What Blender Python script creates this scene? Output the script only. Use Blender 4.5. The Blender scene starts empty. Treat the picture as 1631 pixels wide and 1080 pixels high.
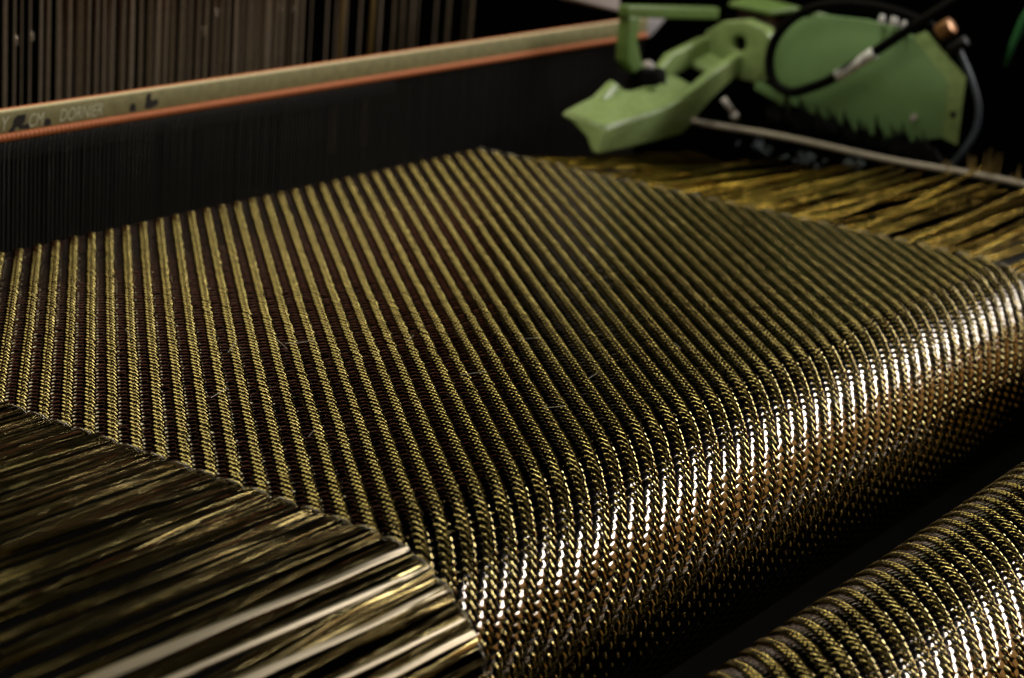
import bpy, bmesh, math, random
import numpy as np
from mathutils import Matrix, Vector

# ------------------------------------------------------------------ units: 1 unit = one yarn pitch = 2 mm
S = 0.002
sc = bpy.context.scene
COL = sc.collection
rng = np.random.default_rng(7)
random.seed(7)

# ------------------------------------------------------------------ camera
R0 = np.array([[0.56209034, -0.82345572, 0.07729891],
               [-0.19824055, -0.22487298, -0.95400882],
               [0.80296646, 0.52091536, -0.28964124]])
CP = np.array([-225.548, -241.479, 89.1625])
cam_d = bpy.data.cameras.new('camera')
cam = bpy.data.objects.new('camera', cam_d)
COL.objects.link(cam)
M = Matrix.Identity(4)
for r in range(3):
    M[r][0] = R0[0][r]; M[r][1] = -R0[1][r]; M[r][2] = -R0[2][r]; M[r][3] = CP[r] * S
cam.matrix_world = M
cam_d.sensor_fit = 'HORIZONTAL'
cam_d.sensor_width = 36.0
cam_d.lens = 3326.2 / 1631 * 36.0
cam_d.clip_start = 0.01
cam_d.clip_end = 50.0
cam_d.dof.use_dof = True
cam_d.dof.focus_distance = 274 * S
cam_d.dof.aperture_fstop = 17.0
cam_d.dof.aperture_blades = 0
sc.camera = cam

# ------------------------------------------------------------------ world, lamps, exposure
w = bpy.data.worlds.new('World'); sc.world = w
w.use_nodes = True
bg = w.node_tree.nodes['Background']
bg.inputs[0].default_value = (0.8, 0.75, 0.65, 1)
bg.inputs[1].default_value = 0.0005
sc.view_settings.view_transform = 'Standard'
sc.view_settings.look = 'None'
sc.view_settings.exposure = -0.3
sc.view_settings.gamma = 1.0
sc.render.film_transparent = False
sc.cycles.max_bounces = 6
sc.cycles.glossy_bounces = 4
sc.cycles.diffuse_bounces = 3


def lamp(name, pos, target, sx, sy, power, color):
    d = bpy.data.lights.new(name, 'AREA')
    d.shape = 'RECTANGLE'; d.size = sx * S; d.size_y = sy * S
    d.energy = power; d.color = color
    o = bpy.data.objects.new(name, d); COL.objects.link(o)
    o.location = Vector(pos) * S
    dirv = (Vector(target) - Vector(pos)).normalized()
    o.rotation_euler = dirv.to_track_quat('-Z', 'Y').to_euler()
    return o


lamp('hall_window_lamp', (560, -337, 280), (10, -122, -3), 300, 46, 8.2, (1.0, 0.97, 0.95))
lamp('warm_surface_lamp', (560, -424, 180), (10, -122, -3), 240, 260, 1.0, (1.0, 0.54, 0.15))  # added lamp standing in for a warm-lit surface mirrored by the weft
lamp('ceiling_tube_lamp', (95, 300, 440), (60, -50, 0), 480, 130, 4.3, (1.0, 0.93, 0.60))
lamp('ceiling_tube_lamp', (70, -60, 480), (0, -150, -10), 420, 60, 1.0, (1.0, 0.88, 0.5))
lamp('aisle_lamp', (-520, -330, 520), (150, -20, 10), 300, 300, 4.6, (1.0, 0.92, 0.74))

lamp('overhead_lamp', (90, 10, 420), (170, -10, 5), 140, 100, 3.0, (1.0, 0.97, 0.85))

# ------------------------------------------------------------------ materials


def newmat(name):
    m = bpy.data.materials.new(name); m.use_nodes = True
    nt = m.node_tree
    return m, nt, nt.nodes['Principled BSDF']


def mat_plain(name, col, rough=0.5, metal=0.0, noise=0.25, nscale=300.0, bump=0.0, bscale=1500.0, spec=0.5):
    m, nt, b = newmat(name)
    tc = nt.nodes.new('ShaderNodeTexCoord')
    n = nt.nodes.new('ShaderNodeTexNoise'); n.inputs['Scale'].default_value = nscale
    n.inputs['Detail'].default_value = 5
    nt.links.new(tc.outputs['Object'], n.inputs['Vector'])
    mx = nt.nodes.new('ShaderNodeMix'); mx.data_type = 'RGBA'
    mx.inputs['A'].default_value = tuple(c * (1 - noise) for c in col) + (1,)
    mx.inputs['B'].default_value = tuple(min(1, c * (1 + noise)) for c in col) + (1,)
    nt.links.new(n.outputs['Fac'], mx.inputs['Factor'])
    nt.links.new(mx.outputs['Result'], b.inputs['Base Color'])
    b.inputs['Roughness'].default_value = rough
    b.inputs['Metallic'].default_value = metal
    b.inputs['Specular IOR Level'].default_value = spec
    if bump > 0:
        n2 = nt.nodes.new('ShaderNodeTexNoise'); n2.inputs['Scale'].default_value = bscale
        nt.links.new(tc.outputs['Object'], n2.inputs['Vector'])
        bp = nt.nodes.new('ShaderNodeBump'); bp.inputs['Strength'].default_value = bump
        bp.inputs['Distance'].default_value = 0.0005
        nt.links.new(n2.outputs['Fac'], bp.inputs['Height'])
        nt.links.new(bp.outputs['Normal'], b.inputs['Normal'])
    return m


def mat_fibre(name, col, rough, aniso, bump, across=7.0, along=0.25, dist=0.00012):
    """bundle of parallel filaments: metallic sheen stretched across the filament direction"""
    m, nt, b = newmat(name)
    b.inputs['Metallic'].default_value = 1.0
    b.inputs['Roughness'].default_value = rough
    b.inputs['Anisotropic'].default_value = aniso
    b.inputs['Anisotropic Rotation'].default_value = 0.25
    tan = nt.nodes.new('ShaderNodeTangent'); tan.direction_type = 'UV_MAP'; tan.uv_map = 'UVMap'
    nt.links.new(tan.outputs['Tangent'], b.inputs['Tangent'])
    uv = nt.nodes.new('ShaderNodeUVMap'); uv.uv_map = 'UVMap'
    oi = nt.nodes.new('ShaderNodeObjectInfo')
    ad = nt.nodes.new('ShaderNodeVectorMath'); ad.operation = 'MULTIPLY_ADD'
    ad.inputs[1].default_value = (along, across, 1.0)
    cmb = nt.nodes.new('ShaderNodeCombineXYZ')
    mm = nt.nodes.new('ShaderNodeMath'); mm.operation = 'MULTIPLY'; mm.inputs[1].default_value = 97.0
    nt.links.new(oi.outputs['Random'], mm.inputs[0])
    nt.links.new(mm.outputs[0], cmb.inputs[0]); nt.links.new(mm.outputs[0], cmb.inputs[2])
    nt.links.new(uv.outputs['UV'], ad.inputs[0]); nt.links.new(cmb.outputs[0], ad.inputs[2])
    n = nt.nodes.new('ShaderNodeTexNoise'); n.inputs['Scale'].default_value = 1.0; n.inputs['Detail'].default_value = 3
    nt.links.new(ad.outputs[0], n.inputs['Vector'])
    mx = nt.nodes.new('ShaderNodeMix'); mx.data_type = 'RGBA'
    mx.inputs['A'].default_value = tuple(c * 0.55 for c in col) + (1,)
    mx.inputs['B'].default_value = tuple(min(1, c * 1.45) for c in col) + (1,)
    nt.links.new(n.outputs['Fac'], mx.inputs['Factor'])
    nt.links.new(mx.outputs['Result'], b.inputs['Base Color'])
    bp = nt.nodes.new('ShaderNodeBump'); bp.inputs['Strength'].default_value = bump
    bp.inputs['Distance'].default_value = dist
    nt.links.new(n.outputs['Fac'], bp.inputs['Height'])
    nt.links.new(bp.outputs['Normal'], b.inputs['Normal'])
    return m


M_WARP = mat_fibre('carbon_warp', (0.21, 0.165, 0.062), 0.11, 0.3, 0.18)
M_WEFT = mat_fibre('carbon_weft', (0.15, 0.13, 0.11), 0.10, 0.3, 0.08)
M_TAIL = mat_fibre('carbon_tail', (0.27, 0.215, 0.09), 0.15, 0.3, 0.4, 5.0, 0.06)
M_TAIL_GLOW = mat_fibre('carbon_tail_warm_light', (0.29, 0.195, 0.012), 0.2, 0.4, 0.4, 5.0, 0.06)  # warm golden reflection on the right-hand tails put into their colour
M_THREAD = mat_plain('leno_thread', (0.42, 0.37, 0.30), 0.2, 0.7, 0.3, 2500)
M_BAR = mat_plain('reed_bar_metal', (0.33, 0.30, 0.14), 0.5, 0.1, 0.45, 260, 0.25, 3000)
M_BAREDGE = mat_plain('reed_bar_edge', (0.80, 0.70, 0.46), 0.4, 0.0, 0.2, 500)
M_COPPER = mat_plain('copper_binding', (0.68, 0.21, 0.075), 0.5, 0.0, 0.25, 700)
M_WIRE = mat_plain('reed_wire_steel', (0.045, 0.045, 0.047), 0.4, 0.3, 0.3, 900)
M_INK = mat_plain('black_ink', (0.006, 0.005, 0.008), 0.5, 0, 0.3, 900)
M_ENGRAVE = mat_plain('engraved_bright', (0.85, 0.80, 0.58), 0.5, 0.0, 0.25, 1500)
M_HEDDLE = mat_plain('heddle_steel', (0.29, 0.235, 0.17), 0.42, 0.5, 0.5, 260, 0.2, 1800)
M_RAIL = mat_plain('red_reflecting_rail', (0.88, 0.17, 0.07), 0.5, 0.0, 0.25, 120)
M_EYE = mat_plain('eye_bright', (0.7, 0.66, 0.55), 0.2, 0.9, 0.1, 900)
M_GREEN = mat_plain('green_enamel', (0.27, 0.37, 0.14), 0.24, 0.0, 0.3, 330, 0.35, 900)
M_GREEN2 = mat_plain('green_plate_paint', (0.20, 0.35, 0.14), 0.5, 0.0, 0.16, 90, 0.2, 1300)
M_GREEN3 = mat_plain('green_bracket_paint', (0.14, 0.23, 0.06), 0.4, 0.0, 0.3, 250, 0.2, 900)
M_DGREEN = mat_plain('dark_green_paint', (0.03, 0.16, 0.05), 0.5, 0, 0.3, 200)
M_RUBBER = mat_plain('black_rubber', (0.003, 0.003, 0.003), 0.6, 0, 0.3, 500, spec=0.06)
M_BLACKM = mat_plain('black_steel', (0.010, 0.010, 0.010), 0.5, 0.2, 0.4, 400, 0.2, 900, spec=0.2)
M_WHITE = mat_plain('white_sleeve', (0.92, 0.90, 0.92), 0.5, 0, 0.12, 700)
M_GREY = mat_plain('grey_casting', (0.55, 0.50, 0.50), 0.5, 0.0, 0.2, 200, 0.2, 900)
M_BROWN = mat_plain('brown_box', (0.035, 0.014, 0.008), 0.5, 0, 0.25, 200)
M_BRASS = mat_plain('brass', (0.38, 0.19, 0.08), 0.35, 0.6, 0.2, 500)
M_BLUE = mat_plain('blue_grey_tube', (0.09, 0.11, 0.145), 0.3, 0.1, 0.3, 400)
M_CORD = mat_plain('grey_cord', (0.38, 0.33, 0.27), 0.6, 0, 0.3, 900, 0.5, 2500)
M_CORDG = mat_plain('golden_yarn', (0.20, 0.13, 0.035), 0.5, 0, 0.3, 700)
M_HAIR = mat_plain('stray_filament', (0.45, 0.42, 0.36), 0.3, 0.2, 0.1, 900)
M_FLOOR = mat_plain('floor_dark', (0.004, 0.004, 0.004), 0.8, 0, 0.4, 30, spec=0.05)
M_TUFT = mat_fibre('black_fibre', (0.03, 0.028, 0.02), 0.5, 0.4, 0.3)

# ------------------------------------------------------------------ object helpers


def link(name, mesh, mat=None, parent=None, loc=(0, 0, 0)):
    o = bpy.data.objects.new(name, mesh)
    if mat is not None and mesh is not None and not mesh.materials:
        mesh.materials.append(mat)
    if parent is not None:
        o.parent = parent
    o.location = Vector(loc) * S
    COL.objects.link(o)
    return o


def tag(o, label, cat, group=None):
    o['label'] = label; o['category'] = cat
    if group: o['group'] = group
    return o


def thing(name, label, cat, loc=(0, 0, 0), group=None):
    o = link(name, None, None, None, loc)
    o.empty_display_size = 0.01
    return tag(o, label, cat, group)


def mesh_np(name, verts, quads, uvs=None, smooth=True, mat=None):
    me = bpy.data.meshes.new(name)
    v = np.asarray(verts, np.float32) * S; q = np.asarray(quads, np.int32)
    me.vertices.add(len(v)); me.vertices.foreach_set('co', v.ravel())
    k = q.shape[1]
    me.loops.add(q.size); me.loops.foreach_set('vertex_index', q.ravel())
    me.polygons.add(len(q))
    me.polygons.foreach_set('loop_start', np.arange(0, q.size, k, dtype=np.int32))
    me.polygons.foreach_set('loop_total', np.full(len(q), k, np.int32))
    me.polygons.foreach_set('use_smooth', np.full(len(q), smooth, bool))
    if uvs is not None:
        l = me.uv_layers.new(name='UVMap')
        l.data.foreach_set('uv', np.asarray(uvs, np.float32)[q.ravel()].ravel())
    me.update(calc_edges=True); me.validate()
    if mat: me.materials.append(mat)
    return me


def sweep(P, L, N, prof, closed=True, u=None):
    """profile points (a,b) carried along P with lateral L and normal N -> verts, quads, uvs"""
    P = np.asarray(P, float); n = len(P)
    pr = np.asarray(prof, float); k = pr.shape[-2]
    if pr.ndim == 2: pr = np.broadcast_to(pr, (n, k, 2))
    V = P[:, None, :] + pr[:, :, :1] * L[:, None, :] + pr[:, :, 1:] * N[:, None, :]
    idx = np.arange(n * k).reshape(n, k)
    a = idx[:-1]; b = idx[1:]
    if closed:
        q = np.stack([a, np.roll(a, -1, 1), np.roll(b, -1, 1), b], -1).reshape(-1, 4)
    else:
        q = np.stack([a[:, :-1], a[:, 1:], b[:, 1:], b[:, :-1]], -1).reshape(-1, 4)
    if u is None:
        u = np.r_[0, np.cumsum(np.linalg.norm(np.diff(P, axis=0), axis=1))]
    vv = np.linspace(0, 1, k)
    uv = np.stack(np.broadcast_arrays(np.asarray(u)[:, None], vv[None, :]), -1).reshape(-1, 2)
    return V.reshape(-1, 3), q, uv


def join(parts):
    vs, qs, us, o = [], [], [], 0
    for v, q, u in parts:
        vs.append(v); qs.append(q + o); us.append(u); o += len(v)
    return np.concatenate(vs), np.concatenate(qs), np.concatenate(us)


def tube_data(pts, r, k=8):
    P = np.asarray(pts, float); n = len(P)
    T = np.gradient(P, axis=0); T /= np.linalg.norm(T, axis=1)[:, None]
    ref = np.array([0, 0, 1.0]) if abs(T[0, 2]) < 0.9 else np.array([0, 1.0, 0])
    L = np.cross(T, ref); bad = np.linalg.norm(L, axis=1) < 1e-3
    L[bad] = [1, 0, 0]; L /= np.linalg.norm(L, axis=1)[:, None]
    for i in range(1, n):
        l = L[i - 1] - T[i] * (L[i - 1] @ T[i]); L[i] = l / np.linalg.norm(l)
    N = np.cross(L, T)
    a = np.linspace(0, 2 * np.pi, k, endpoint=False)
    r = np.broadcast_to(np.asarray(r, float), (n,))
    prof = np.stack([np.cos(a)[None] * r[:, None], np.sin(a)[None] * r[:, None]], -1)
    return sweep(P, L, N, prof)


def tube(name, pts, r, mat, parent=None, k=8, loc=(0, 0, 0), caps=True):
    v, q, u = tube_data(np.asarray(pts, float) - np.asarray(loc if parent is None else (0, 0, 0), float), r, k)
    me = mesh_np(name, v, q, u, True, mat)
    if caps:
        bm = bmesh.new(); bm.from_mesh(me)
        bm.edges.ensure_lookup_table()
        bmesh.ops.holes_fill(bm, edges=[e for e in bm.edges if e.is_boundary], sides=0)
        bm.to_mesh(me); bm.free()
    return link(name, me, mat, parent, loc if parent is None else (0, 0, 0))


def smooth_path(pts, n=60):
    P = np.asarray(pts, float)
    P = np.vstack([2 * P[0] - P[1], P, 2 * P[-1] - P[-2]])
    out = []
    m = len(P) - 3
    for s in np.linspace(0, m - 1e-6, n):
        i = int(s); t = s - i
        a, b, c, d = P[i:i + 4]
        out.append(.5 * (2 * b + (c - a) * t + (2 * a - 5 * b + 4 * c - d) * t * t + (3 * b - a - 3 * c + d) * t ** 3))
    return np.array(out)


def bm_obj(name, bm, mat, parent=None, loc=(0, 0, 0), bevel=0.0, seg=2, smooth=True, angle=40):
    bmesh.ops.recalc_face_normals(bm, faces=bm.faces)
    if bevel > 0:
        ed = [e for e in bm.edges if len(e.link_faces) == 2 and e.calc_face_angle(0) > math.radians(angle)]
        bmesh.ops.bevel(bm, geom=ed, offset=bevel, segments=seg, profile=0.5, affect='EDGES', clamp_overlap=True)
    for v in bm.verts: v.co *= S
    if smooth:
        for f in bm.faces: f.smooth = True
        for e in bm.edges:
            if len(e.link_faces) == 2 and e.calc_face_angle(0) > math.radians(50): e.smooth = False
    me = bpy.data.meshes.new(name); bm.to_mesh(me); bm.free()
    return link(name, me, mat, parent, loc)


def bm_box(bm, x0, x1, y0, y1, z0, z1):
    vs = [bm.verts.new((x, y, z)) for x in (x0, x1) for y in (y0, y1) for z in (z0, z1)]
    for f in ((0, 1, 3, 2), (4, 6, 7, 5), (0, 4, 5, 1), (2, 3, 7, 6), (0, 2, 6, 4), (1, 5, 7, 3)):
        bm.faces.new([vs[i] for i in f])
    return vs


def box(name, x0, x1, y0, y1, z0, z1, mat, parent=None, bevel=0.0, loc=(0, 0, 0)):
    bm = bmesh.new(); bm_box(bm, x0, x1, y0, y1, z0, z1)
    return bm_obj(name, bm, mat, parent, loc, bevel)


def bm_prism(bm, outline, axis, a, b):
    """outline: 2-D points in the plane normal to axis; from a to b along axis (a, b may be per-point lists)"""
    def put(p, t):
        return {'x': (t, p[0], p[1]), 'y': (p[0], t, p[1]), 'z': (p[0], p[1], t)}[axis]
    n = len(outline)
    A = a if hasattr(a, '__len__') else [a] * n
    B = b if hasattr(b, '__len__') else [b] * n
    va = [bm.verts.new(put(p, A[i])) for i, p in enumerate(outline)]
    vb = [bm.verts.new(put(p, B[i])) for i, p in enumerate(outline)]
    bm.faces.new(va); bm.faces.new(vb[::-1])
    for i in range(n):
        bm.faces.new([va[i], vb[i], vb[(i + 1) % n], va[(i + 1) % n]])


# ------------------------------------------------------------------ the setting
fl = box('floor', -900, 900, -900, 900, -260, -255, M_FLOOR); fl['kind'] = 'structure'

# ------------------------------------------------------------------ weave
VB, RB = 112.0, 18.0            # pick where the cloth meets the breast beam, beam radius
U0, U1 = -51, 128               # warp range
VEND = 166


def wave(t):
    return np.tanh(1.7 * np.cos(2 * np.pi * (t - 0.5) / 4)) / np.tanh(1.7)


def lens(wd, top, bot, k=7):
    a = np.linspace(math.pi, 0, k - 1)
    top_pts = [(wd * math.cos(t), top * (math.sin(t) ** 0.8)) for t in a]
    return np.array(top_pts + [(0, -bot)])


WARP_PROF = lens(0.36, 0.17, 0.12)
WEFT_PROF = lens(0.435, 0.024, 0.08)
A_WARP, A_WEFT = 0.19, 0.075


def surf_flat_beam(v):
    """centre line of the cloth: flat towards the reed, then round the breast beam"""
    v = np.asarray(v, float)
    th = np.clip((v - VB) / RB, 0, None)
    y = np.where(th > 0, -VB - RB * np.sin(th), -v)
    z = np.where(th > 0, -RB + RB * np.cos(th), 0.0)
    # cloth is lifted a little towards the far side of the fell by the reed
    return y, z, th


def warp_mesh(name, phase, v0, v1, surf, lead=False, var=0, prof=WARP_PROF, step=0.25):
    v = np.arange(v0, v1 + 1e-6, step)
    g = np.random.default_rng(100 + phase * 17 + var)
    amp = A_WARP * (1 + 0.12 * np.interp(v, np.arange(v0, v1 + 8, 3.0), g.normal(size=len(np.arange(v0, v1 + 8, 3.0)))))
    y, z, th = surf(v)
    h = amp * wave(v + phase) + 0.035 * np.cos(2 * np.pi * v)
    lat = 0.05 * np.interp(v, np.arange(v0, v1 + 16, 7.0), g.normal(size=len(np.arange(v0, v1 + 16, 7.0))))
    P = np.stack([lat, y - np.sin(th) * h, z + np.cos(th) * h], 1)
    if lead:   # ends running back from the fell through the reed to the heddles
        vv = np.arange(-42, v0 - 0.6, 1.5)
        k = 0.62 if phase % 2 else 0.40
        Pl = np.stack([0 * vv, -vv, h[0] + (-vv) * -k * np.clip(-vv / 3, 0, 1)], 1)
        P = np.vstack([Pl, P])
    T = np.gradient(P, axis=0); T /= np.linalg.norm(T, axis=1)[:, None]
    L = np.tile([1.0, 0, 0], (len(P), 1))
    N = np.cross(L, -T); N /= np.linalg.norm(N, axis=1)[:, None]
    N *= np.where((N[:, 2] * 1.0 + 1e-9 < 0) & False, -1, 1)[:, None]
    wv = 1 + 0.06 * np.interp(np.arange(len(P)), np.arange(0, len(P) + 40, 20), g.normal(size=len(np.arange(0, len(P) + 40, 20))))
    pr = prof[None] * np.stack([wv, np.ones_like(wv)], 1)[:, None, :]
    return mesh_np(name, *sweep(P, L, N, pr))


def weft_mesh(name, phase, u0, u1, var=0, prof=WEFT_PROF, step=0.25):
    u = np.arange(u0 - 0.4, u1 + 0.4 + 1e-6, step)
    g = np.random.default_rng(500 + phase * 19 + var)
    amp = A_WEFT * (1 + 0.12 * np.interp(u, np.arange(u0 - 1, u1 + 8, 3.0), g.normal(size=len(np.arange(u0 - 1, u1 + 8, 3.0)))))
    h = -amp * wave(u + phase) + 0.0
    lat = 0.05 * np.interp(u, np.arange(u0 - 1, u1 + 16, 7.0), g.normal(size=len(np.arange(u0 - 1, u1 + 16, 7.0))))
    P = np.stack([u, lat, h], 1)
    T = np.gradient(P, axis=0); T /= np.linalg.norm(T, axis=1)[:, None]
    L = np.tile([0, 1.0, 0], (len(P), 1))
    N = np.cross(T, L); N /= np.linalg.norm(N, axis=1)[:, None]
    # slow roll of the flat tow about its own axis
    rl = 0.035 * np.interp(u, np.arange(u0 - 1, u1 + 8, 4.0), g.normal(size=len(np.arange(u0 - 1, u1 + 8, 4.0))))
    c, s = np.cos(rl)[:, None], np.sin(rl)[:, None]
    L2 = L * c + N * s; N2 = N * c - L * s
    # flat upper and lower faces meet in a crisp edge
    top, bot = prof[:-1], np.array([prof[-2], prof[-1], prof[0]])
    return mesh_np(name, *join([sweep(P, L2, N2, top, False), sweep(P, L2, N2, bot, False)]))


NV = 4
cloth = thing('woven_fabric', 'black carbon fabric in diagonal twill stretched from the reed over the rounded beam', 'fabric', (0, 0, 0))
wm = {}
for ph in range(4):
    for k in range(NV):
        me = warp_mesh('warp_tow', ph, -0.4, VEND, surf_flat_beam, True, k)
        me.materials.append(M_WARP); wm[ph, k] = me
for i in range(U0, U1 + 1):
    link('warp_tow', wm[i % 4, random.randrange(NV)], None, cloth, (i + random.gauss(0, .03), 0, random.gauss(0, .012)))
fm = {}
for ph in range(4):
    for k in range(NV):
        me = weft_mesh('weft_tow', ph, U0, U1, k)
        me.materials.append(M_WEFT); fm[ph, k] = me
for j in range(0, VEND + 1):
    y, z, th = surf_flat_beam(j)
    o = link('weft_tow', fm[j % 4, random.randrange(NV)], None, cloth, (0, float(y) + random.gauss(0, .03), float(z)))
    o.rotation_euler = (float(th) + random.gauss(0, .03), 0, 0)


# loose ends of the weft beyond both selvedges
def tail_mesh(name, side, length, seed, strands=6, droop=0.0, spread=0.14, flat=0.34, twist=0.5):
    g = np.random.default_rng(900 + seed)
    parts = []
    n = 26
    for s in range(strands):
        x = np.linspace(0, length * g.uniform(.93, 1.0), n)
        kx = np.linspace(0, length, 7)
        y0 = g.uniform(-0.35, 0.35)
        fan = np.clip(x / 10, 0, 1)
        y = y0 + fan * np.interp(x, kx, g.normal(0, spread, 7))
        z = fan * (np.interp(x, kx, g.normal(0, spread * .5, 7))) - droop * (x / length) ** 2 * length
        roll = np.interp(x, kx, np.cumsum(g.normal(0, twist, 7)) + g.normal(0, twist))
        P = np.stack([side * x, y, z], 1)
        T = np.gradient(P, axis=0); T /= np.linalg.norm(T, axis=1)[:, None]
        L = np.tile([0, 1.0, 0], (n, 1)); N = np.tile([0, 0, 1.0], (n, 1))
        c, q = np.cos(roll)[:, None], np.sin(roll)[:, None]
        L2 = L * c + N * q; N2 = N * c - L * q
        wd = flat * g.uniform(.5, 1.3) * np.interp(x, kx, g.uniform(.6, 1.3, 7))
        pr = np.stack([np.stack([-wd, 0 * wd], 1), np.stack([-.5 * wd, wd * 0 + .05], 1), np.stack([.5 * wd, wd * 0 + .05], 1),
                       np.stack([wd, 0 * wd], 1), np.stack([0 * wd, wd * 0 - .05], 1)], 1)
        parts.append(sweep(P, L2, N2, pr))
    return mesh_np(name, *join(parts))


tl = [tail_mesh('weft_tail', -1, 85, k, 3) for k in range(14)]
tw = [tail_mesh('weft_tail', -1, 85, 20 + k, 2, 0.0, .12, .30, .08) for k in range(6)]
tr = [tail_mesh('weft_tail', 1, 71, 40 + k, 5, 0.0, .2, .17, .4) for k in range(12)]
M_TAIL_SHEEN = mat_fibre('carbon_tail_sheen', (0.42, 0.36, 0.25), 0.34, 0.3, 0.3, 5.0, 0.06)  # white sheen on a few tails put into a paler colour
for me in tl: me.materials.append(M_TAIL)
for me in tw: me.materials.append(M_TAIL_SHEEN)
for me in tr: me.materials.append(M_TAIL_GLOW)
for j in range(44, 148):
    y, z, th = surf_flat_beam(j)
    wide = False
    o = link('weft_tail', random.choice(tw if wide else tl), None, cloth, (U0 - 0.5, float(y) + random.gauss(0, .15), float(z) + random.gauss(0, .12)))
    o.rotation_euler = (float(th) + random.gauss(0, .08 if wide else .22), random.gauss(0, .012), random.gauss(0, .02))
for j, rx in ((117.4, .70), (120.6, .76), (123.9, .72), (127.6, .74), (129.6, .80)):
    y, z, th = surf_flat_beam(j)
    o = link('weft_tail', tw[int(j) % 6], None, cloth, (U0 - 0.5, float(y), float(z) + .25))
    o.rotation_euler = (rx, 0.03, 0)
for j in range(8, 150):
    if random.random() < (.45 if j < 42 else .22):
        continue
    y, z, th = surf_flat_beam(j)
    dip = 0.01 + 0.12 * min(1, max(0, (75 - j) / 50))
    o = link('weft_tail', random.choice(tr), None, cloth, (U1 + 0.5, float(y) + random.gauss(0, .15), float(z) + random.gauss(0, .12)))
    o.rotation_euler = (float(th) + random.gauss(0, .30), random.gauss(dip, .02), random.gauss(0, .03))

# thin binding threads twisting along both selvedges
for ux in (U0 - 0.8, U1 + 0.8):
    for ph in (0, 1.45):
        v = np.arange(0, VEND, 0.25)
        y, z, th = surf_flat_beam(v)
        h = 0.30 * np.cos(v * math.pi / 2 + ph) + 0.12
        P = np.stack([ux + 0.12 * np.sin(v * math.pi / 2 + ph), y - np.sin(th) * h, z + np.cos(th) * h], 1)
        v_, q_, u_ = tube_data(P, 0.055 + 0.05 * np.clip(np.cos(v * math.pi / 2 + ph), 0, 1) ** 3, 6)
        link('selvedge_thread', mesh_np('selvedge_thread', v_, q_, u_, True, M_THREAD), None, cloth)

# ------------------------------------------------------------------ breast beam under the cloth


def cyl_x(name, x0, x1, r, mat, parent=None, k=64, loc=(0, 0, 0)):
    a = np.linspace(0, 2 * np.pi, k, endpoint=False)
    bm = bmesh.new()
    r0 = [bm.verts.new((x0, r * math.cos(t), r * math.sin(t))) for t in a]
    r1 = [bm.verts.new((x1, r * math.cos(t), r * math.sin(t))) for t in a]
    bm.faces.new(r0); bm.faces.new(r1[::-1])
    for i in range(k):
        bm.faces.new([r0[i], r1[i], r1[(i + 1) % k], r0[(i + 1) % k]])
    return bm_obj(name, bm, mat, parent, loc)


bb = cyl_x('breast_beam', -49, 215, RB - 0.75, M_BLACKM, None, 72, (0, -VB, -RB))
tag(bb, 'round black beam under the bend of the woven carbon fabric', 'beam')

# ------------------------------------------------------------------ lower cloth roll
YR, ZR, RR = -157.0, -27.0, 17.4
roll = thing('cloth_roll', 'roll of striped carbon fabric in the lower right corner in front of the beam', 'fabric roll', (0, YR, ZR))
cyl_x('roller_core', -86, 96, RR - 0.75, M_BLACKM, roll, 72)


def surf_roll(v):
    th = np.asarray(v, float) / RR - 1.35
    return -RR * np.sin(th), RR * np.cos(th), th


NR = int(RR * 3.3)
rm = {}
for ph in range(4):
    for k in range(2):
        me = warp_mesh('warp_tow', ph, 0.0, float(NR), surf_roll, False, 30 + k)
        me.materials.append(M_WARP); rm[ph, k] = me
for i in range(-84, 95):
    link('warp_tow', rm[i % 4, random.randrange(2)], None, roll, (i + random.gauss(0, .03), 0, 0))
rf = {}
for ph in range(4):
    for k in range(2):
        me = weft_mesh('weft_tow', ph, -84, 94, 30 + k)
        me.materials.append(M_WEFT); rf[ph, k] = me
for j in range(0, NR + 1):
    y, z, th = surf_roll(j)
    o = link('weft_tow', rf[j % 4, random.randrange(2)], None, roll, (0, float(y), float(z)))
    o.rotation_euler = (float(th), 0, 0)

# ------------------------------------------------------------------ reed
YB = 12.0
reed = thing('reed', 'loom reed with stamped olive metal bar and copper bound edge above fine steel wires', 'reed', (0, YB, 0))
X0R, X1R = -62, 214
box('reed_bar', X0R, X1R, 0, 0.5, 16.0, 19.45, M_BAR, reed, 0.06)
box('bar_top_edge', X0R, X1R, 0.52, 1.3, 16.0, 19.6, M_BAREDGE, reed, 0.1)
box('reed_bar', X0R, X1R, 1.9, 2.4, 16.0, 19.2, M_BAR, reed, 0.06)


def coil(name, z, y, r, parent):
    x = np.arange(X0R, X1R, 0.125)
    rr = r * (0.72 + 0.28 * np.abs(np.cos(np.pi * x)) ** 0.5)
    P = np.stack([x, 0 * x + y, 0 * x + z], 1)
    v_, q_, u_ = tube_data(P, rr, 10)
    return link(name, mesh_np(name, v_, q_, u_, True, M_COPPER), None, parent)


coil('copper_binding', 15.25, 0.3, 0.80, reed)
coil('copper_binding', 19.05, 2.3, 0.5, reed)
bm = bmesh.new(); bm_box(bm, -.09, .09, -.1, .2, -17, 15.2)
for v in bm.verts: v.co *= S
wme = bpy.data.meshes.new('reed_wire'); bm.to_mesh(wme); bm.free(); wme.materials.append(M_WIRE)
for i in range(-60, 213):
    o = link('reed_wire', wme, None, reed, (i + 0.5 + random.gauss(0, .04), 0.2, 0))
    o.rotation_euler = (0, random.gauss(0, .0015), random.gauss(0, .12))
box('reed_foot', X0R, X1R, -0.1, 2.4, -20, -17, M_BLACKM, reed, 0.1)


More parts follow.
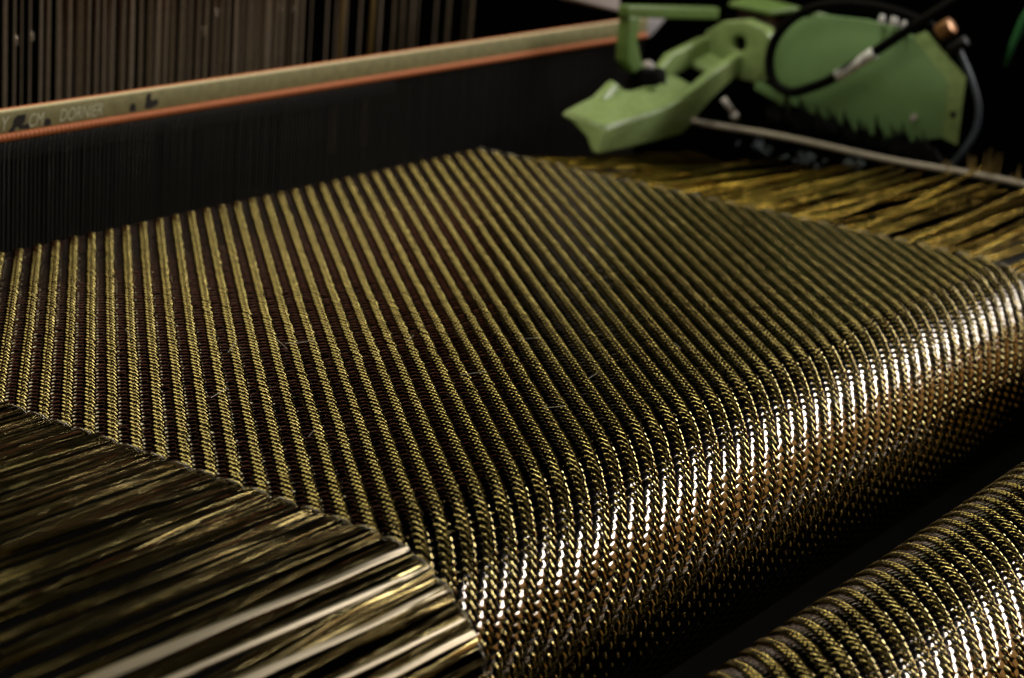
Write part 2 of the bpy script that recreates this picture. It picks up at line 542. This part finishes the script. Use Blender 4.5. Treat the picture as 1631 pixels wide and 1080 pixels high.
def text(name, body, x, z, size, sx, parent):
    cu = bpy.data.curves.new(name, 'FONT'); cu.body = body; cu.size = size; cu.shear = 0.28
    cu.extrude = 0.02; cu.offset = -0.03
    t = bpy.data.objects.new(name, cu); COL.objects.link(t)
    dg = bpy.context.evaluated_depsgraph_get()
    me = bpy.data.meshes.new_from_object(t.evaluated_get(dg))
    bpy.data.objects.remove(t)
    for v in me.vertices:
        v.co = Vector(((v.co.x * sx + x) * S, (-0.035 - v.co.z) * S, (v.co.y + z) * S))
    me.materials.clear(); me.materials.append(M_ENGRAVE)
    return link(name, me, None, parent)


text('stamped_letters', 'Y', 7.3, 16.4, 3.4, 0.8, reed)
text('stamped_letters', 'CM', 13.4, 16.4, 3.2, 0.72, reed)
text('stamped_letters', 'DORNIER', 20.4, 16.5, 3.1, 0.76, reed)


def stain(x, z, pts):
    bm = bmesh.new()
    g = random.Random(int(x * 10))
    P = smooth_path([(x + a, -0.03, z + b) for a, b in pts + pts[:1]], 30)[:-1]
    P = [(p[0] + g.gauss(0, .04), p[2] + g.gauss(0, .04)) for p in P]
    bm_prism(bm, P, 'y', -0.05, -0.01)
    bm_obj('ink_stain', bm, M_INK, reed, smooth=False)


stain(9.2, 16.0, [(0.0, .1), (.9, 1.2), (1.4, 2.5), (2.6, 2.7), (3.8, 2.6), (3.6, 1.6), (3.0, .9), (4.4, 1.1), (4.6, .2), (2.8, .2), (1.8, .8), (1.2, .1)])
stain(17.1, 16.1, [(0, .1), (0, .9), (.7, 1.4), (1.4, 1.0), (1.5, .2)])
stain(37.2, 16.2, [(0, .2), (.1, 1.1), (.8, 1.6), (1.4, 1.1), (1.4, .1)])
stain(40.9, 16.4, [(0, .2), (.2, 1.4), (.6, 2.6), (1.5, 2.6), (1.6, 1.3), (3.0, 1.5), (3.3, .6), (1.6, 0)])

# ------------------------------------------------------------------ heddles behind the reed
hm = []
for k in range(6):
    g = random.Random(k)
    bm = bmesh.new()
    wd = g.uniform(.26, .46)
    bm_box(bm, -wd, wd, -.07, .07, 6, 33)
    # raised rim down the middle of the strip
    bm_box(bm, -.09, .09, -.13, -.072, 6, 33)
    for v in bm.verts: v.co *= S
    me = bpy.data.meshes.new('heddle'); bm.to_mesh(me); bm.free(); me.materials.append(M_HEDDLE); hm.append(me)
a = np.linspace(0, 2 * np.pi, 20)
ev, eq, eu = tube_data(np.stack([.45 * np.cos(a), 0 * a, .75 * np.sin(a)], 1), 0.11, 6)
eye_me = mesh_np('heddle_eye', ev, eq, eu, True, M_EYE)
rows = ['nearest', 'second', 'third', 'rearmost']
for r in range(4):
    yy = 40 + 7 * r
    fr = thing('heddle_row', '%s of four rows of dark flat heddles hanging behind the reed bar' % rows[r].replace('nearest', 'front').replace('rearmost', 'rearmost'), 'heddles', (0, yy, 0), 'heddle rows behind the reed')
    box('heddle_rail', -10, 190, -1.2, 1.2, 33.4, 41, M_RAIL, fr, 0.2)  # unseen top rail, placed and coloured to reflect red-brown into the cloth
    box('heddle_rail', -10, 150, -1.2, 1.2, 3, 6.2, M_BLACKM, fr, 0.2)
    x = (20.0, 64.0, 58.0, 70.0)[r]
    while x < (190 if r in (1, 2) else 122 + 4 * r):
        o = link('heddle', random.choice(hm), None, fr, (x, 0, 0))
        o.rotation_euler = (0, random.gauss(0, .004), random.uniform(-.7, .7))
        if random.random() < .16 and r < 2:
            link('heddle_eye', eye_me, None, o, (random.choice((-.6, .6)), -.25, random.uniform(20, 26)))
        x += random.uniform(1.7, 3.0) if r == 0 else random.uniform(2.4, 4.3) if x < 118 + 4 * r else random.uniform(3, 14)
for k, (xa, xb, dz) in enumerate(((141.0, 137.0, 0), (150.5, 148.5, 0))):
    c = tube('harness_cord', [(xa, 46, 70), ((xa * .3 + xb * .7), 46, 20), (xb, 46, -10)], 0.5, M_CORDG, None, 6, (xb, 46, -10))
    tag(c, ('slanting golden yarn just right of the dense heddles, left one of two' if k == 0 else
            'slanting golden yarn just right of the dense heddles, right one of two'), 'yarn', 'slanting yarns beside the heddles')

# ------------------------------------------------------------------ cord along the far edge of the fringe
xs = np.arange(-150, -8, 1.2)
P = np.stack([199.5 + 0.10 * np.sin(xs * .2), xs, 0.25 * np.sin(xs * .13)], 1)
c = tube('edge_cord', P, 0.72 * (1 + 0.06 * np.sin(xs * 2.1)), M_CORD, None, 8, (199.5, -55, 0))
tag(c, 'thick grey cord running along the outer ends of the golden fringe', 'cord')

# ------------------------------------------------------------------ green clamp over the far corner of the cloth
clamp = thing('weft_clamp', 'pale green cast arm with blunt nose and slotted fork above the far fabric corner', 'clamp', (150, -10, -1))
OX = Vector((150, -10, -1))


def loft(name, stations, mat, parent, off, bevel=.5, seg=3, level=1):
    bm = bmesh.new(); rings = []
    for st in stations:
        rings.append([bm.verts.new(Vector(p) - off) for p in st])
    n = len(rings[0])
    bm.faces.new(rings[0]); bm.faces.new(rings[-1][::-1])
    for a_, b_ in zip(rings, rings[1:]):
        for i in range(n):
            bm.faces.new([a_[i], b_[i], b_[(i + 1) % n], a_[(i + 1) % n]])
    return bm_obj(name, bm, mat, parent, (0, 0, 0), bevel, seg, True, 25)


def nose_ring(x, xf, zt, zb, ztf, yn=-16.0, yf=-5.0, th=2.0):
    # near top, near bottom, inner bottom, fillet, far bottom, far top
    return [(x, yn, zt), (x - 2.5, yn, zb), (x - 2.0, yn + 2.0, zb + .3), (x - .8, yn + 4.2, zt - th - 1.0 + .4),
            (xf, yf - 2.5, ztf - th + .2), (xf, yf, ztf - th * .6), (xf, yf, ztf)]


loft('clamp_nose', [nose_ring(152.0, 151.5, 4.6, -0.8, 6.4),
                    nose_ring(158.0, 156.0, 5.0, -0.9, 7.4),
                    nose_ring(164.0, 161.0, 5.3, -1.0, 8.2),
                    nose_ring(176.9, 169.0, 6.3, -1.0, 9.6),
                    nose_ring(188.0, 174.0, 8.2, -0.9, 8.6, -16, -6.5),
                    nose_ring(192.0, 182.0, 9.4, 0.6, 9.2, -16, -7)], M_GREEN, clamp, OX, .7)
# ridge at the far back corner of the nose
loft('clamp_ridge', [[(164, -7.5, 7.6), (164, -4.8, 7.6), (164, -4.8, 8.6), (164, -7.0, 8.4)],
                     [(170.5, -7.5, 8.0), (170.5, -4.6, 8.0), (170.5, -4.6, 11.4), (170.5, -6.4, 11.2)],
                     [(174.5, -7.5, 7.6), (174.5, -5.0, 7.6), (174.5, -5.0, 9.0), (174.5, -6.8, 8.8)]], M_GREEN, clamp, OX, .5)


def arm(name, pts, wy, hz, bevel=.55):
    st = []
    for (x, y, z) in pts:
        st.append([(x, y - wy, z), (x, y + wy, z), (x, y + wy * .8, z - hz(x)), (x, y - wy, z - hz(x))])
    return loft(name, st, M_GREEN, clamp, OX, bevel)


# near arm, far arm and cross piece of the fork
arm('fork_arm', [(183, -14.6, 7.6), (191, -14.9, 9.8), (197, -14.9, 12.0), (203, -14.9, 13.6), (208.5, -14.9, 15.0), (213, -14.6, 15.2)], 1.15,
    lambda x: 7.8 if x < 190 else max(5.2, 7.8 - (x - 190) * .16))
arm('fork_arm', [(184, -6.6, 9.4), (188, -5.8, 11.6), (194.5, -5.4, 15.2), (203, -5.4, 16.6), (210, -5.4, 17.7), (214, -5.6, 18.0)], 1.1,
    lambda x: 4.0 if x < 188 else 5.6)
loft('fork_web', [[(183.5, -15, 8.0), (183.5, -6, 9.6), (183.5, -6, 7.0), (183.5, -15, 4.0)],
                  [(186.2, -14, 8.9), (186.2, -6, 10.8), (186.2, -6, 8.0), (186.2, -14, 5.0)]], M_GREEN, clamp, OX, .5)
loft('fork_floor', [[(185.5, -14, 6.6), (185.5, -6.0, 8.8), (185.5, -6.0, 7.4), (185.5, -14, 5.2)],
                    [(196, -14, 8.2), (196, -6.0, 10.6), (196, -6.0, 9.2), (196, -14, 6.8)]], M_GREEN, clamp, OX, .3)
loft('fork_floor', [[(205, -14, 10.4), (205, -6.0, 12.6), (205, -6.0, 11.2), (205, -14, 9.0)],
                    [(213, -14, 12.4), (213, -6.0, 14.4), (213, -6.0, 13.0), (213, -14, 11.0)]], M_GREEN, clamp, OX, .3)
# rear plate with a round hole
bm = bmesh.new()
outl = [(-19.8, 9.0), (-22.6, 13.0), (-22.8, 19.4), (-20.0, 21.8), (-14.6, 23.0), (-9.4, 21.9), (-5.0, 18.8), (-4.6, 13.5), (-8.6, 10.6), (-13.6, 9.2)]
hc = (-14.2, 17.4); hr = 1.9; hk = 24
for X_ in (212.0, 217.0):
    ov = [bm.verts.new((X_ - OX.x, p[0] - OX.y, p[1] - OX.z)) for p in outl]
    hv = [bm.verts.new((X_ - OX.x, hc[0] + hr * math.cos(t) - OX.y, hc[1] + hr * math.sin(t) - OX.z)) for t in np.linspace(0, 2 * np.pi, hk, endpoint=False)]
    eds = [bm.edges.new((ov[i], ov[(i + 1) % len(ov)])) for i in range(len(ov))] + [bm.edges.new((hv[i], hv[(i + 1) % hk])) for i in range(hk)]
    bmesh.ops.triangle_fill(bm, use_beauty=True, edges=eds)
    if X_ < 213: o0, h0 = ov, hv
for A_, B_ in ((o0, ov), (h0, hv)):
    for i in range(len(A_)):
        bm.faces.new([A_[i], B_[i], B_[(i + 1) % len(A_)], A_[(i + 1) % len(A_)]])
bm_obj('clamp_back_plate', bm, M_GREEN, clamp, (0, 0, 0), 0.35, 2, True, 60)
loft('clamp_shoulder', [[(216, -19, 9.4), (216, -8, 11), (216, -8, 20.0), (216, -19, 20.0)],
                        [(224, -24, 6.0), (224, -10, 8), (224, -9, 19.6), (224, -22, 18.0)],
                        [(232, -25, 4.0), (232, -14, 6), (232, -12, 17.6), (232, -22, 15.0)]], M_GREEN, clamp, OX, .8)
bm = bmesh.new()
bmesh.ops.create_cone(bm, cap_ends=True, segments=24, radius1=1.86, radius2=1.86, depth=.3,
                      matrix=Matrix.Translation(Vector((214.5, hc[0], hc[1])) - OX) @ Matrix.Rotation(math.pi / 2, 4, 'Y'))
bm_obj('hole_shade', bm, M_RUBBER, clamp)  # black disc added for the darkness inside the hole
loft('clamp_rim', [[(152.2, -15.9, 4.7), (152.2, -14.6, 4.9), (152.2, -14.7, 5.3), (152.2, -15.7, 5.1)],
                   [(164.0, -15.9, 5.3), (164.0, -14.6, 5.6), (164.0, -14.7, 6.0), (164.0, -15.7, 5.7)],
                   [(178.0, -15.9, 6.3), (178.0, -14.6, 6.7), (178.0, -14.7, 7.0), (178.0, -15.7, 6.7)]], M_GREEN, clamp, OX, .18)
loft('clamp_rim', [[(152.0, -15.4, 4.7), (153.4, -15.4, 4.9), (153.2, -15.4, 5.3), (152.2, -15.4, 5.1)],
                   [(151.8, -5.6, 6.3), (153.2, -5.6, 6.6), (153.0, -5.6, 7.0), (152.0, -5.6, 6.8)]], M_GREEN, clamp, OX, .18)
# hollow pad and screw on the nose
bm = bmesh.new()
bmesh.ops.create_cone(bm, cap_ends=True, segments=20, radius1=1.1, radius2=0.9, depth=1.2, matrix=Matrix.Translation(Vector((180.5, -10, 9.0)) - OX))
bm_obj('set_screw', bm, M_GREEN3, clamp, (0, 0, 0), .12)

# ------------------------------------------------------------------ bracket above the clamp
br = thing('green_bracket', 'green angled bar with rounded foot standing behind the pale green clamp', 'bracket', (180, -3, 7))
OB = Vector((180, -3, 7))
loft('bracket_bar', [[(176.6, -4.2, 27.4), (176.6, -1.6, 27.4), (176.6, -1.6, 24.6), (176.6, -4.2, 24.6)],
                     [(219.8, -4.2, 23.8), (219.8, -1.6, 23.8), (219.8, -1.6, 21.0), (219.8, -4.2, 21.0)]], M_GREEN3, br, OB, .5)
loft('bracket_post', [[(177.4, -4.6, 25.0), (182.4, -4.4, 24.6), (182.4, -1.4, 24.6), (177.4, -1.4, 25.0)],
                      [(177.0, -4.6, 19.0), (182.2, -4.4, 19.0), (182.2, -1.4, 19.0), (177.0, -1.4, 19.0)],
                      [(177.4, -4.8, 14.6), (184.8, -4.4, 14.4), (184.8, -1.4, 14.4), (177.4, -1.4, 14.6)],
                      [(181.0, -4.8, 11.6), (187.6, -4.4, 12.2), (187.6, -1.4, 12.2), (181.0, -1.4, 11.6)]], M_GREEN3, br, OB, .8)
bm = bmesh.new()
bmesh.ops.create_uvsphere(bm, u_segments=20, v_segments=12, radius=1.5, matrix=Matrix.Translation(Vector((187.6, -4.4, 12.6)) - OB))
bm_obj('bracket_ball', bm, M_GREY, br)
bm = bmesh.new()
bmesh.ops.create_cone(bm, cap_ends=True, segments=24, radius1=4.6, radius2=4.0, depth=4.4, matrix=Matrix.Translation((0, 0, 0)))
kn = bm_obj('clamp_knob', bm, M_RUBBER, None, (186.5, -5.2, 10.4), .5)
tag(kn, 'round black knob under the foot of the green bracket', 'knob')

# grey machine parts far behind
g1 = thing('grey_housing', 'pale grey machine housing glimpsed behind the green bracket', 'machine part', (205, 18, 12))
OG = Vector((205, 18, 12))
loft('housing_body', [[(184, 16, 25.5), (184, 24, 25.5), (184, 24, 33), (184, 16, 33)],
                      [(207, 16, 20.9), (207, 24, 20.9), (207, 24, 33), (207, 16, 33)]], M_GREY, g1, OG, .6)
loft('housing_foot', [[(214.5, 16, 18.6), (216, 20, 18.6), (221, 20, 13.2), (220, 16, 13.2)],
                      [(231, 16, 18.0), (231, 20, 18.0), (224, 20, 13.6), (223, 16, 13.4)]], M_GREY, g1, OG, .4)

# ------------------------------------------------------------------ green guard plate with hose
pl = thing('guard_plate', 'large flat green metal plate with cut corner beside the clamp', 'plate', (208, -48, 5))
OP = Vector((208, -48, 5))
out = [(-24.4, 20.5), (-28.0, 24.6), (-32.1, 26.3), (-36.6, 27.6), (-47.5, 28.1), (-55.3, 27.2), (-59.2, 26.0), (-68.3, 17.8), (-69.2, 5.2),
       (-60.0, 2.2), (-50.0, 2.6), (-42.0, 4.0), (-36.0, 5.2), (-28, 7.0)]
bm = bmesh.new()
bm_prism(bm, [(a_ - OP.y, b_ - OP.z) for a_, b_ in out], 'x', 0, 1.2)
bm_obj('plate_face', bm, M_GREEN2, pl, (0, 0, 0), .15)
bm = bmesh.new()
fin = [(-58.9, 26.1), (-68.1, 17.9), (-69.0, 5.1)]
fo = [(-60.9, 27.4), (-71.6, 18.8), (-71.8, 3.6)]
va = [bm.verts.new((-.02, p[0] - OP.y, p[1] - OP.z)) for p in fin]; vb_ = [bm.verts.new((2.6, p[0] - OP.y, p[1] - OP.z)) for p in fo]
vc = [bm.verts.new((3.4, p[0] - OP.y, p[1] - OP.z)) for p in fin]
for i in range(2):
    bm.faces.new([va[i], va[i + 1], vb_[i + 1], vb_[i]]); bm.faces.new([vb_[i], vb_[i + 1], vc[i + 1], vc[i]])
bm_obj('plate_flange', bm, M_GREEN, pl, (0, 0, 0), 0)
bm = bmesh.new()
bmesh.ops.create_cone(bm, cap_ends=True, segments=16, radius1=.7, radius2=.7, depth=.4,
                      matrix=Matrix.Translation(Vector((209.2, -70.4, 10.5)) - OP) @ Matrix.Rotation(math.pi / 2, 4, 'Y'))
bm_obj('plate_screw', bm, M_BLACKM, pl)
bm = bmesh.new()
bmesh.ops.create_cone(bm, cap_ends=True, segments=16, radius1=.75, radius2=.6, depth=.9,
                      matrix=Matrix.Translation(Vector((207.6, -62.0, 8.6)) - OP) @ Matrix.Rotation(math.pi / 2, 4, 'Y'))
bm_obj('plate_screw', bm, M_GREY, pl)

hp = smooth_path([(203, -72, 38), (198.5, -65.0, 31.4), (198, -59.8, 27.1), (197.6, -55.1, 23.1), (197.4, -50.3, 19.3), (197.4, -45.5, 15.4), (197.6, -40.4, 12.6),
                  (198, -35.6, 10.9), (198.4, -31.3, 12.3), (198.8, -29.3, 16.5), (199.2, -29.8, 21.6), (199.6, -32.7, 26.3), (200, -37.4, 29.7), (200.4, -44.1, 31.7),
                  (200.8, -51.6, 32.3), (201.2, -59.0, 31.6), (201.6, -66, 29.6)], 90)
hs = thing('air_hose', 'looped black rubber hose with white sleeve in front of the green plate', 'hose', (198, -48, 11))
OH = np.array([198, -48, 11.0])
tube('hose_tube', hp - OH, 1.15, M_RUBBER, hs, 12)
sl = np.array([(197.5, -46.9 - 8.2 * t, 16.35 + 6.6 * t) for t in np.linspace(0, 1, 12)])
tube('hose_sleeve', sl - OH, 1.28, M_WHITE, hs, 14)
# worn dark print round the sleeve
dsl = (sl[-1] - sl[0]) / np.linalg.norm(sl[-1] - sl[0])
for k, t in enumerate((.13, .22, .30, .36, .42, .50, .74, .80)):
    c0 = sl[0] + (sl[-1] - sl[0]) * t
    aa = np.linspace(2.2, 3.9, 8)
    e1 = np.cross(dsl, [1, 0, 0]); e1 /= np.linalg.norm(e1); e2 = np.array([1.0, 0, 0])
    pts = [c0 + 1.29 * (np.cos(q) * e2 + np.sin(q) * e1) + dsl * (.18 * math.sin(3 * q + k)) for q in aa]
    tube('sleeve_print', np.array(pts) - OH, 0.075, M_INK, hs, 5)

bf = thing('brass_fitting', 'copper coloured hose fitting above the right corner of the green plate', 'fitting', (212, -65, 27))
bm = bmesh.new()
bmesh.ops.create_cone(bm, cap_ends=True, segments=6, radius1=2.1, radius2=2.1, depth=3.6, matrix=Matrix.Translation((-1, -.2, 1.4)) @ Matrix.Rotation(.9, 4, 'X'))
bm_obj('hex_nut', bm, M_BRASS, bf, (0, 0, 0), .25)
bm = bmesh.new()
bmesh.ops.create_cone(bm, cap_ends=True, segments=18, radius1=1.5, radius2=1.2, depth=4.4, matrix=Matrix.Translation((-1, -3.6, -1.6)) @ Matrix.Rotation(.9, 4, 'X'))
bm_obj('fitting_stub', bm, M_BLACKM, bf, (0, 0, 0), .2)
bt = tube('blue_tube', smooth_path([(212, -67.6, 25.5), (212, -70.4, 21.4), (212, -72.6, 17.9), (212, -74.7, 13.3), (212, -75.2, 9.2), (212, -74.4, 5.5), (212, -72.6, 2.0), (212, -70, -2)], 40),
          0.62, M_BLUE, None, 10, (212, -70, -2))
tag(bt, 'thin blue grey curved tube hanging at the right of the green plate', 'tube')
bx = box('brown_block', -7, 7, -4, 4, -3.4, 3.4, M_BROWN, None, .5, (240, -6, 19.4))
tag(bx, 'dark brown block behind the top of the pale green clamp', 'block')
lid = loft('green_cover', [[(231.5, -12, 22.2), (231.5, 0, 22.6), (231.5, 0, 23.8), (231.5, -12, 23.4)],
                           [(240, -14, 22.6), (240, 0, 23.6), (240, 0, 24.8), (240, -14, 23.9)],
                           [(250, -19, 20.6), (250, 0, 22.6), (250, 0, 23.8), (250, -19, 21.9)]], M_GREEN3, None, Vector((240, -6, 22)), .4)
lid.location = Vector((240, -6, 22)) * S
tag(lid, 'thin green lid plate lying on the dark brown block', 'cover')
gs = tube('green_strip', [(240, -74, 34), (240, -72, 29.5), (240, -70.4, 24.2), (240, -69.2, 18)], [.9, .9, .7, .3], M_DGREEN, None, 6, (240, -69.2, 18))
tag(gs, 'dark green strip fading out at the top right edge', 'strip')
for k, (yy, zz, rr_) in enumerate(((-51.6, 28.9, .8), (-54.6, 29.0, 1.0), (-57.0, 28.4, .6))):
    bm = bmesh.new()
    bmesh.ops.create_cone(bm, cap_ends=True, segments=12, radius1=rr_, radius2=rr_ * .7, depth=2.0)
    o = bm_obj('cap_screw', bm, M_WHITE, None, (207, yy, zz), .2)
    tag(o, ('small pale screw on top edge of the green plate, leftmost of three', 'largest pale screw, middle of three on the green plate',
            'smallest pale screw on the green plate, right of the other two')[k], 'screw', 'screws on the plate top')

# small hardware under the clamp, lint and fuzz along the cord
pin = thing('guide_pin', 'small pale metal pin with collar hanging under the green clamp above the cord', 'pin', (196, -22, 3))
tube('pin_shaft', np.array([(-1.5, 1.0, 4.2), (0, 0, 2.2), (1.2, -.8, .6)]), [.75, .7, .55], M_GREY, pin, 10)
tube('pin_collar', np.array([(1.0, -.6, .9), (1.6, -1.1, -.3)]), [.95, .95], M_GREY, pin, 10)
lev = loft('green_lever', [[(203, -26, 9), (203, -24, 9), (203, -24, 11), (203, -26, 11.4)],
                           [(204, -31, 7.2), (204, -29.5, 6.8), (204, -29.5, 8.6), (204, -31, 9.2)],
                           [(204, -34.5, 4.6), (204, -33.5, 4.4), (204, -33.5, 6.0), (204, -34.5, 6.4)]], M_GREEN2, None, Vector((204, -30, 4)), .4)
lev.location = Vector((204, -30, 4)) * S
tag(lev, 'short green lever between the clamp and the black hose loop', 'lever')
M_LINT = mat_plain('blue_grey_lint', (0.16, 0.20, 0.22), 0.9, 0, 0.4, 900)
for k, (x, y, z, nm) in enumerate(((205, -26, -4, 'bluish lint clump on the dark fringe below the clamp, leftmost of three'),
                                   (198, -42, -3, 'faint bluish lint clump on the dark fringe, middle of three'),
                                   (198, -53, -2.2, 'pale bluish lint clump on the dark fringe, nearest the golden strands'))):
    g = np.random.default_rng(300 + k); parts = []
    for q in range(16):
        c0 = g.normal(0, 1.2, 3) * np.array([1, 1.4, .25]); d0 = g.normal(0, 1, (4, 3)) * .5
        parts.append(tube_data(c0 + np.cumsum(d0, 0), .10, 4))
    o = link('lint_clump', mesh_np('lint_clump', *join(parts), True, M_LINT), None, None, (x, y, z))
    tag(o, nm, 'lint', 'bluish lint clumps')
for k, (y, h, nm) in enumerate(((-74, 3.0, 'thin golden fuzz standing on the cord, leftmost of four'), (-80, 4.2, 'thin golden fuzz on the cord, second of four'),
                                (-84, 6.5, 'tallest golden fuzz spike standing on the cord at the right edge'), (-91, 4.0, 'thin golden fuzz on the cord, nearest the right edge'))):
    g = np.random.default_rng(400 + k); parts = []
    for q in range(5):
        t = np.linspace(0, 1, 5); y0 = g.normal(0, .9)
        parts.append(tube_data(np.stack([g.normal(0, .3) + 0 * t, y0 + g.normal(0, .4) * t, h * g.uniform(.4, 1) * t], 1), np.linspace(.28, .05, 5), 4))
    o = link('golden_fuzz', mesh_np('golden_fuzz', *join(parts), True, M_CORDG), None, None, (199.5, y, .4))
    tag(o, nm, 'fibre tuft', 'golden fuzz along the cord')

# black fibre tufts in front of the plate's lower edge
tf = []
for k in range(5):
    g = np.random.default_rng(60 + k); parts = []
    for q in range(5):
        h = g.uniform(4.0, 7.0) if q < 2 else g.uniform(2.0, 4.0); dy = g.normal(1.7, .4)
        t = np.linspace(0, 1, 6)
        P = np.stack([g.normal(0, .4) + 0 * t, g.normal(0, 1.1) + dy * t ** 1.2, h * t], 1)
        parts.append(tube_data(P, np.array([.9, .85, .7, .5, .28, .05]) * g.uniform(.8, 1.2), 6))
    me = mesh_np('fibre_tuft', *join(parts)); me.materials.append(M_RUBBER); tf.append(me)
names = ['leftmost', 'second from left', 'third from left', 'fourth from left', 'fifth from left', 'sixth from left', 'seventh from left', 'seventh from right',
         'sixth from right', 'fifth from right', 'fourth from right', 'third from right', 'second from right', 'rightmost']
for k in range(14):
    yy = -30 - k * 3.0 + random.uniform(-.5, .5)
    o = link('fibre_tuft', tf[k % 5], None, None, (203.5 + random.uniform(-1, 1), yy, 3.0 - .18 * k + random.uniform(-.6, .6)))
    o.scale = (1, 1, random.uniform(.75, 1.15))
    tag(o, 'ragged black fibre tuft before the lower edge of the green plate, %s' % names[k], 'fibre tuft', 'black fibre tufts below the plate')

# stray filaments lying on the cloth
spots = [(-14, -58, 5, .5), (-8, -62, 3.2, 1.2), (2, -88, 4.0, -.5), (9, -72, 3.0, .3), (-30, -70, 4.2, .2), (-44, -37, 5.0, -1.2), (-20, -44, 3.6, 1.0),
         (22, -84, 3.2, -.6), (36, -101, 2.6, .9), (-2, -104, 3.0, -.9), (-33, -88, 2.6, .4), (-5, -63, 4.6, -.5), (14, -100, 2.4, .1), (60, -112, 2.4, .8)]
hmes = []
for k in range(4):
    g = np.random.default_rng(k)
    t = np.linspace(-.5, .5, 8)
    v_, q_, u_ = tube_data(np.stack([t, .12 * g.normal() * t ** 2, .05 + .22 * g.random() * (t + .5)], 1) * np.array([1, 1, 1]), 0.012, 4)
    hmes.append(mesh_np('stray_filament', v_, q_, u_, True, M_HAIR))
for k, (x, y, l, r) in enumerate(spots):
    o = link('stray_filament', hmes[k % 4], None, None, (x, y, .5))
    o.scale = (l, l, l * .8); o.rotation_euler = (0, 0, r)
    tag(o, 'tiny pale stray filament lying on the black woven fabric', 'fibre', 'stray filaments on the fabric')
# lint specks
sv, sq, o_ = [], [], 0
for k in range(420):
    x = rng.uniform(-48, 100); y = -rng.uniform(2, 118); z = .46
    s_ = rng.uniform(.02, .055)
    p = np.array([[x - s_, y, z], [x, y - s_, z], [x + s_, y, z], [x, y + s_, z], [x, y, z + s_]])
    sv.append(p); sq += [[o_, o_ + 1, o_ + 4], [o_ + 1, o_ + 2, o_ + 4], [o_ + 2, o_ + 3, o_ + 4], [o_ + 3, o_, o_ + 4]]; o_ += 5
o = link('lint', mesh_np('lint', np.concatenate(sv), sq, None, False, M_HAIR))
o['kind'] = 'stuff'; tag(o, 'scattered pale lint specks on the black woven fabric', 'lint')
